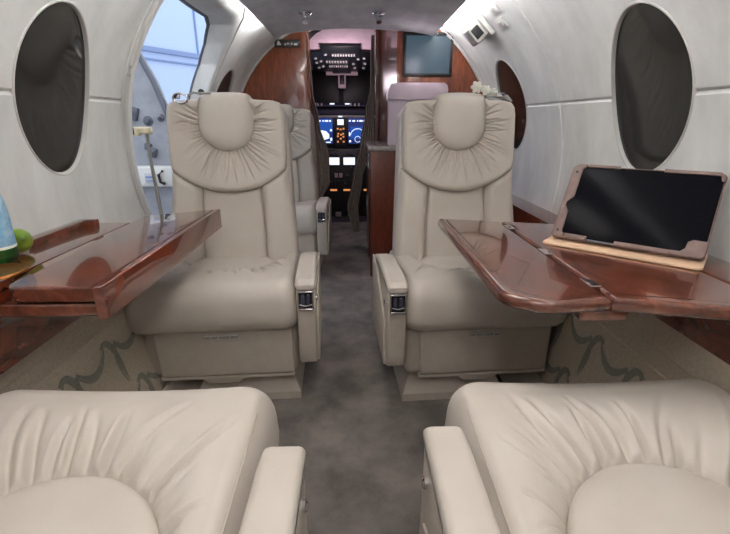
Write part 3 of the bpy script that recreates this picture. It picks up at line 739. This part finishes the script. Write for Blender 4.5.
# sign on the left partition
t = thing('illuminated_sign', 'small black sign with white symbols on the left wood partition', 'sign', (-.432, 3.1485, 1.435))
b = bmesh.new(); box(b, (0, -.008, 0), (.165, .016, .045), .003); bmo('sign_plate', b, 'black', t)
b = bmesh.new()
prism(b, [(-.066, -.012), (-.036, -.012), (-.046, .004), (-.052, .014), (-.062, .012)], -.0176, -.016, axis='y')
for x, w in ((-.012, .012), (.006, .016), (.030, .012), (.056, .022)): box(b, (x, -.0168, -.004+.003*math.sin(x*90)), (w, .0016, .010), .0005)
split_obj(bmo('sign_symbols', b, 'white', t), 'sign_symbol')
# service unit and switch plates on the right wall
def wallm(x, y, z, side, twist=0):
    ph = math.asin((z-ZC)/R); c = on(ph, y, side); nn = Vector((-side*math.cos(ph), 0, -math.sin(ph))); ex = Vector((0, 1, 0)); ey = nn.cross(ex)
    return Matrix(((ex.x, ey.x, nn.x, c.x), (ex.y, ey.y, nn.y, c.y), (ex.z, ey.z, nn.z, c.z), (0, 0, 0, 1))) @ Matrix.Rotation(twist, 4, 'Z')
t = thing('wall_lamp', 'white boxy wall lamp with dark square lens above the forward right window', 'lamp', (0, 0, 0)); t.matrix_world = wallm(0, 2.22, 1.375, 1)
b = bmesh.new(); box(b, (0, 0, .012), (.18, .115, .024), .006); bmo('mount', b, 'white', t)
b = bmesh.new(); box(b, (-.02, 0, .052), (.10, .085, .064), .012); hb = bmo('housing', b, 'white', t)
b = bmesh.new(); box(b, (-.071, 0, .056), (.008, .050, .038), .003); bmo('lens', b, 'black', hb)
for i, (y, z, nm) in enumerate(((1.99, 1.392, 'upper'), (2.02, 1.345, 'lower'))):
    t = thing('switch_plate', '%s white switch plate on the right wall next to the boxy lamp' % nm, 'switch', (0, 0, 0), 0, 'switch plates on the right wall'); t.matrix_world = wallm(0, y, z, 1)
    b = bmesh.new(); box(b, (0, 0, .002), (.085, .046, .006), .002); bmo('plate', b, 'white', t)
    b = bmesh.new(); box(b, (0, 0, .006), (.03, .018, .006), .002); bmo('rocker', b, 'rim', t)
# chrome reading lights under the ceiling
for x, y, lb in ((-.225, 2.30, 'left'), (.123, 2.33, 'right')):
    z = 1.452-.042*(x/.45)**2
    t = thing('reading_light', 'chrome swivel reading light on the ceiling panel, %s one of the pair' % lb, 'light', (x, y, z+.001), 0, 'chrome reading lights')
    b = bmesh.new(); lathe(b, [(0, 0), (.032, 0), (.032, -.006), (.026, -.010), (0, -.010)], 24); bmo('mounting_ring', b, 'chrome', t)
    b = bmesh.new(); bmesh.ops.create_uvsphere(b, u_segments=18, v_segments=12, radius=.018); bmesh.ops.translate(b, vec=(0, 0, -.022), verts=b.verts); bmo('swivel_ball', b, 'chrome', t)
    b = bmesh.new(); lathe(b, [(0, 0), (.013, 0), (.015, .02), (.013, .026), (0, .026)], 18, Matrix.Translation((0, -.006, -.026)) @ Matrix.Rotation(rad(150), 4, 'X')); nz = bmo('spot_nozzle', b, 'chrome', t)

# ================================================================== COCKPIT
V = []; F = []; rc = .83; A0 = list(range(-70, 251, 8))
for y in (3.46, 5.06):
    for a in A0: V.append((rc*math.cos(rad(a))-.04, y, ZC+rc*math.sin(rad(a))))
n = len(A0)
for i in range(n-1): F.append((i, i+1, n+i+1, n+i))
ck = vf('wall_cockpit', V, F, 'cockpit', auto=40); struct(ck)
md = ck.modifiers.new('s', 'SOLIDIFY'); md.thickness = .02; md.offset = 1
b = bmesh.new(); prism(b, [(rc*math.cos(rad(a))-.04, ZC+rc*math.sin(rad(a))) for a in range(0, 360, 8)], 5.06, 5.10, axis='y'); struct(bmo('wall_front', b, 'cockpit', auto=30))
b = bmesh.new(); box(b, (-.1, 4.65, -.021), (1.4, .86, .04)); struct(bmo('floor_cockpit', b, 'cockpit', smooth=False))
# pink headliner sloping down to the windscreen, with overhead switch panel
sl = math.atan(.173)
hm = Matrix.Translation((-.11, 3.3, 1.595)) @ Matrix.Rotation(-sl, 4, 'X')
t = struct(vf('ceiling_cockpit', *(lambda q: (q, [(0, 1, 2, 3), (4, 7, 6, 5), (0, 4, 5, 1), (1, 5, 6, 2), (2, 6, 7, 3), (3, 7, 4, 0)]))([hm @ Vector(p) for p in ((-.30, 0, 0), (.30, 0, 0), (.46, 1.12, 0), (-.46, 1.12, 0), (-.30, 0, .02), (.30, 0, .02), (.46, 1.12, .02), (-.46, 1.12, .02))]), 'pinkhead', smooth=False))
t = thing('overhead_panel', 'black overhead switch panel on the pink cockpit ceiling', 'panel', (0, 0, 0)); t.matrix_world = hm
b = bmesh.new(); prism(b, [(-.15, .42), (.165, .42), (.165, .55), (.245, .56), (.262, 1.07), (.20, 1.10), (-.20, 1.10), (-.262, 1.07), (-.235, .56), (-.15, .55)], -.022, -.001, .004); bmo('panel_plate', b, 'black', t, auto=30)
rnd = random.Random(3)
b = bmesh.new()
for row, (yy, x0, x1, st) in enumerate(((.62, -.06, .12, .022), (.80, -.12, .06, .024), (.93, -.10, .06, .019))):
    x = x0
    while x < x1: box(b, (x, yy, -.025), (st*.62, .045, .01), .001); x += st
split_obj(bmo('switch_row', b, 'white', t), 'toggle_switch')
b = bmesh.new()
for x, yy in [(-.21, .70), (-.21, .82), (-.2, .96), (.2, .70), (.21, .84), (.2, .97), (.11, .85), (.12, .97), (-.12, .60), (.15, .72), (-.17, .78), (-.16, .92)]: lathe(b, [(.014, 0), (.014, -.008), (.006, -.012), (0, -.012)], 12, Matrix.Translation((x, yy, -.022)))
split_obj(bmo('rotary_knob', b, 'rim', t), 'rotary_knob')
b = bmesh.new(); box(b, (0, 1.125, -.02), (.30, .03, .055), .008); box(b, (0, 1.14, -.085), (.075, .03, .15), .01); bm1 = bmo('compass_mount', b, 'pinkhead', t)
b = bmesh.new(); box(b, (0, 1.12, -.085), (.042, .012, .085), .006); bmo('compass_face', b, 'black', bm1)
b = bmesh.new(); box(b, (0, 1.108, -.018), (.17, .008, .035), .003); bmo('annunciator', b, 'black', bm1)
b = bmesh.new(); box(b, (-.13, 4.93, 1.25), (.72, .03, .40), .01)
tag(bmo('windscreen_cover', b, 'black'), 'black cover across the cockpit windscreen', 'cover')
b = bmesh.new(); box(b, (-.135, 4.905, 1.27), (.05, .02, .32), .004); struct(bmo('trim_9', b, 'cockpit'))
# instrument panel
t = thing('instrument_panel', 'dark cockpit instrument panel with lit blue flight displays', 'panel', (-.14, 4.72, .6))
b = bmesh.new(); box(b, (0, .03, .22), (1.1, .06, .50), .01); bmo('panel_board', b, 'black', t)
b = bmesh.new(); prism(b, [(-.16, .49), (-.16, .50), (-.12, .525), (.10, .53), (.16, .53), (.16, .49)], -.50, .50, .004, axis='x'); bmo('glareshield', b, 'glare', t, auto=30)
b = bmesh.new(); box(b, (0, -.005, .452), (.96, .03, .075), .008); bmo('coaming', b, 'glare', t)
b = bmesh.new()
for x in (-.24, -.215, -.18, .11, .15, .19): box(b, (x, -.17, .505), (.016, .012, .026), .002)
split_obj(bmo('glare_buttons', b, 'rim', t), 'glare_button')
b = bmesh.new()
for x in (-.075, .075): box(b, (x, -.17, .512), (.045, .012, .012), .002)
split_obj(bmo('warning_light', b, 'wht', t), 'warning_light')
b = bmesh.new(); box(b, (0, -.004, .395), (.96, .02, .022), .004); bmo('trim_bar', b, 'rim', t)
def disp(cx, seed):
    b = bmesh.new(); box(b, (cx, -.004, .247), (.215, .02, .285), .005); d = bmo('flight_display', b, 'black', t)
    b = bmesh.new(); box(b, (cx, -.0145, .252), (.196, .004, .256)); bmo('lit_screen', b, 'sky', d)
    b = bmesh.new()
    if seed == 1: box(b, (cx, -.0165, .30), (.19, .002, .13), .0)
    else:
        box(b, (cx, -.0165, .235), (.15, .002, .12), .0)
    bmo('display_sky', b, 'blue', d)
    b = bmesh.new()
    for x, w in ((-.08, .02), (-.04, .03), (.0, .012), (.035, .035), (.072, .02)): box(b, (cx+x, -.0185, .352), (w, .002, .016))
    if seed == 1:
        prism(b, [(cx-.06, .17), (cx+.0, .16), (cx+.06, .18), (cx+.06, .22), (cx+.03, .25), (cx-.02, .26), (cx-.06, .235)], -.0195, -.0175, axis='y')
        for x, z, w, h in ((-.03, .145, .06, .01), (.05, .14, .05, .012), (.08, .17, .02, .03), (-.085, .23, .015, .05), (.08, .26, .02, .02), (-.07, .31, .03, .01)): box(b, (cx+x, -.0185, z), (w, .002, h))
    else:
        tube(b, [(cx+.075*math.cos(rad(a)), -.0185, .20+.075*math.sin(rad(a))) for a in range(10, 171, 10)], .004, 6)
        tube(b, [(cx+.03*math.cos(rad(a)), -.0185, .17+.03*math.sin(rad(a))) for a in range(0, 331, 30)], .003, 6)
        for x, z, w, h in ((-.085, .22, .012, .04), (.06, .145, .04, .022), (-.08, .15, .02, .02), (.085, .19, .012, .03)): box(b, (cx+x, -.0185, z), (w, .002, h))
    split_obj(bmo('display_symbols', b, 'wht', d), 'display_symbol')
disp(-.18, 1); disp(.177, 2); disp(-.40, 1)
b = bmesh.new(); box(b, (0, -.004, .247), (.115, .02, .285), .005); d = bmo('engine_stack', b, 'cockpit', t)
b = bmesh.new(); box(b, (0, -.016, .34), (.065, .004, .055)); box(b, (0, -.016, .395), (.04, .004, .012)); bmo('standby_screen', b, 'wht', d)
b = bmesh.new()
for x, z in ((-.03, .275), (0, .268), (.03, .275), (-.025, .225), (.025, .225), (-.03, .20), (.028, .195), (0, .175), (-.03, .145), (.03, .145), (.004, .215)): box(b, (x, -.016, z), (.018, .004, .017))
split_obj(bmo('engine_readouts', b, 'amber', d), 'engine_readout')
# lower console
t = thing('centre_console', 'dark cockpit centre console with small white lit displays', 'console', (-.14, 4.48, 0))
b = bmesh.new(); prism(b, [(0, -.001), (.0, .36), (.03, .56), (.06, .68), (.18, .68), (.18, -.001)], -.36, .40, .01, axis='x'); bmo('console_body', b, 'black', t, auto=30)
for x in (-.07, .088, .235):
    b = bmesh.new(); box(b, (x, .018, .565), (.135, .02, .09), .004); d = bmo('radio_display', b, 'black', t)
    b = bmesh.new(); box(b, (x, .006, .565), (.116, .004, .072)); bmo('radio_screen', b, 'wht', d)
    b = bmesh.new()
    for q in (-.03, 0, .03): box(b, (x+q, .018, .64), (.022, .012, .026), .003)
    split_obj(bmo('radio_buttons', b, 'glare', d), 'radio_button')
b = bmesh.new()
for x in (-.045, .0): box(b, (x, -.004, .425), (.034, .012, .045), .003)
split_obj(bmo('guarded_switch', b, 'pinkhead', t), 'guarded_switch')
for x in (-.075, .06, .27):
    b = bmesh.new(); box(b, (x, -.004, .275), (.07, .006, .018), .001); bmo('amber_bar', b, 'amber', t)
b = bmesh.new()
for x, z in ((-.14, .46), (.07, .42), (.11, .50), (-.02, .36), (.04, .34), (-.1, .36)): lathe(b, [(.014, 0), (.012, .02), (0, .022)], 12, Matrix.Translation((x, 0, z)) @ Matrix.Rotation(PI/2, 4, 'X'))
split_obj(bmo('console_knob', b, 'glare', t), 'console_knob')
for q in (-.05, .03):
    b = bmesh.new(); tube(b, [(q, .0, .31), (q, -.05, .35), (q, -.06, .37)], .006, 8); box(b, (q, -.064, .378), (.03, .018, .022), .005); bmo('throttle_lever', b, 'cockpit', t)
# rudder pedals / scuffed footwell
for i, x in enumerate((-.27, -.17, -.05)):
    t_ = thing('rudder_pedal', 'pale metal rudder pedal on the cockpit floor, %s' % ['nearest the left seat', 'middle one of three', 'nearest the galley cabinet'][i], 'pedal', (x, 4.42, 0), 0, 'rudder pedals')
    b = bmesh.new(); box(b, (0, 0, .025), (.06, .02, .05), .006, xf=Matrix.Rotation(.4*(i-1), 4, 'Y') @ Matrix.Translation((0, 0, .006))); bmo('foot_plate', b, 'webbing', t_)
    b = bmesh.new(); tube(b, [(0, .01, .02), (0, .052, .045)], .006, 8); bmo('pedal_arm', b, 'black', t_)
# cockpit curtains
def curtain(name, label, path, depth, x_wave, tiein):
    """path: list of (z, x_left, x_right, y)"""
    V = []; F = []; nu = 60; nv = 40
    path = sorted(path)
    def at(z):
        for p, q in zip(path, path[1:]):
            if p[0] <= z <= q[0]:
                k = (z-p[0])/(q[0]-p[0]); k = k*k*(3-2*k); return [p[i]+(q[i]-p[i])*k for i in range(1, 4)]
        return path[-1][1:]
    z0, z1 = path[0][0], path[-1][0]
    for side in (0, .004):
        for j in range(nv+1):
            z = z0+(z1-z0)*j/nv; a, c, y = at(z)
            for i in range(nu+1):
                k = i/nu; w = math.sin(k*PI*2*x_wave+.4*math.sin(z*5))
                V.append((a+(c-a)*k, y+depth*w+side, z))
    W = nu+1; H = (nv+1)*W
    for s_ in (0, H):
        for j in range(nv):
            for i in range(nu): F.append((s_+j*W+i, s_+j*W+i+1, s_+(j+1)*W+i+1, s_+(j+1)*W+i))
    lp = list(range(W))+[j*W+nu for j in range(1, nv+1)]+[nv*W+i for i in range(nu-1, -1, -1)]+[j*W for j in range(nv-1, 0, -1)]
    for a, c in zip(lp, lp[1:]+lp[:1]): F.append((a, c, H+c, H+a))
    return tag(vf(name, V, F, 'curtain', auto=60), label, 'curtain', 'cockpit curtains')
curtain('curtain', 'taupe curtain hanging at the cockpit entry beside the galley post',
        [(1.53, .125, .152, 3.405), (1.20, .12, .152, 3.405), (1.02, .085, .15, 3.405), (.80, .045, .15, 3.405), (.52, -.015, .06, 3.405), (.30, -.06, .03, 3.405), (.10, -.02, .04, 3.405)], .012, 5, .5)
curtain('curtain', 'taupe curtain bunched at the cockpit entry behind the half hidden seat',
        [(1.52, -.325, -.308, 3.28), (1.15, -.325, -.290, 3.28), (.95, -.32, -.25, 3.28), (.70, -.31, -.185, 3.28), (.52, -.31, -.185, 3.28), (.38, -.31, -.25, 3.28), (.12, -.31, -.262, 3.28)], .012, 3, .5)

# ================================================================== LIGHT
w = bpy.data.worlds.new('World'); S.world = w; w.use_nodes = True
bg = w.node_tree.nodes['Background']; bg.inputs['Color'].default_value = (.80, .89, 1.0, 1); bg.inputs['Strength'].default_value = 1.15
# fill light panels added to the ceiling, out of view, to brighten the seats
for k, (y, wd) in enumerate(((.85, 'over the tables'), (-.1, 'behind the camera'))):
    t = thing('fill_panel', 'white fill light panel added in the ceiling %s' % wd, 'light', (0, y, 1.450), 0, 'added ceiling fill panels')
    b = bmesh.new(); box(b, (0, 0, -.006), (.34, .50, .014), .004); bmo('light_frame', b, 'white', t)
    b = bmesh.new(); box(b, (0, 0, -.014), (.30, .46, .006), .002); bmo('diffuser', b, M['lamp'], t)
def area(name, loc, size, power, rot, col=(1, .97, .93)):
    l = bpy.data.lights.new(name, 'AREA'); l.shape = 'RECTANGLE'; l.size, l.size_y = size; l.energy = power; l.color = col
    o = bpy.data.objects.new(name, l); COL.objects.link(o); o.location = loc; o.rotation_euler = rot; return o
l = bpy.data.lights.new('cockpit_fill', 'POINT'); l.energy = 4.0; l.color = (1, .82, .92); l.shadow_soft_size = .08  # added fill for the cockpit, no fixture behind it
o = bpy.data.objects.new('cockpit_fill', l); COL.objects.link(o); o.location = (-.1, 3.75, 1.25)
l = bpy.data.lights.new('galley_fill', 'POINT'); l.energy = .35; l.color = (1, .86, .94); l.shadow_soft_size = .05  # added fill beside the galley box, without a fixture
o = bpy.data.objects.new('galley_fill', l); COL.objects.link(o); o.location = (.36, 2.55, 1.27)

# ================================================================== CAMERA
cam = bpy.data.cameras.new('Camera'); co = bpy.data.objects.new('Camera', cam); COL.objects.link(co)
cam.sensor_width = 36; cam.lens = 430/730*36; cam.clip_start = .03; cam.clip_end = 100
co.location = (0, 0, .963); co.rotation_euler = (rad(90-18.9), 0, -math.asin(.0242))
S.camera = co
S.view_settings.view_transform = 'Standard'; S.view_settings.look = 'None'; S.view_settings.gamma = 1; S.view_settings.use_curve_mapping = False
S.view_settings.exposure = .55
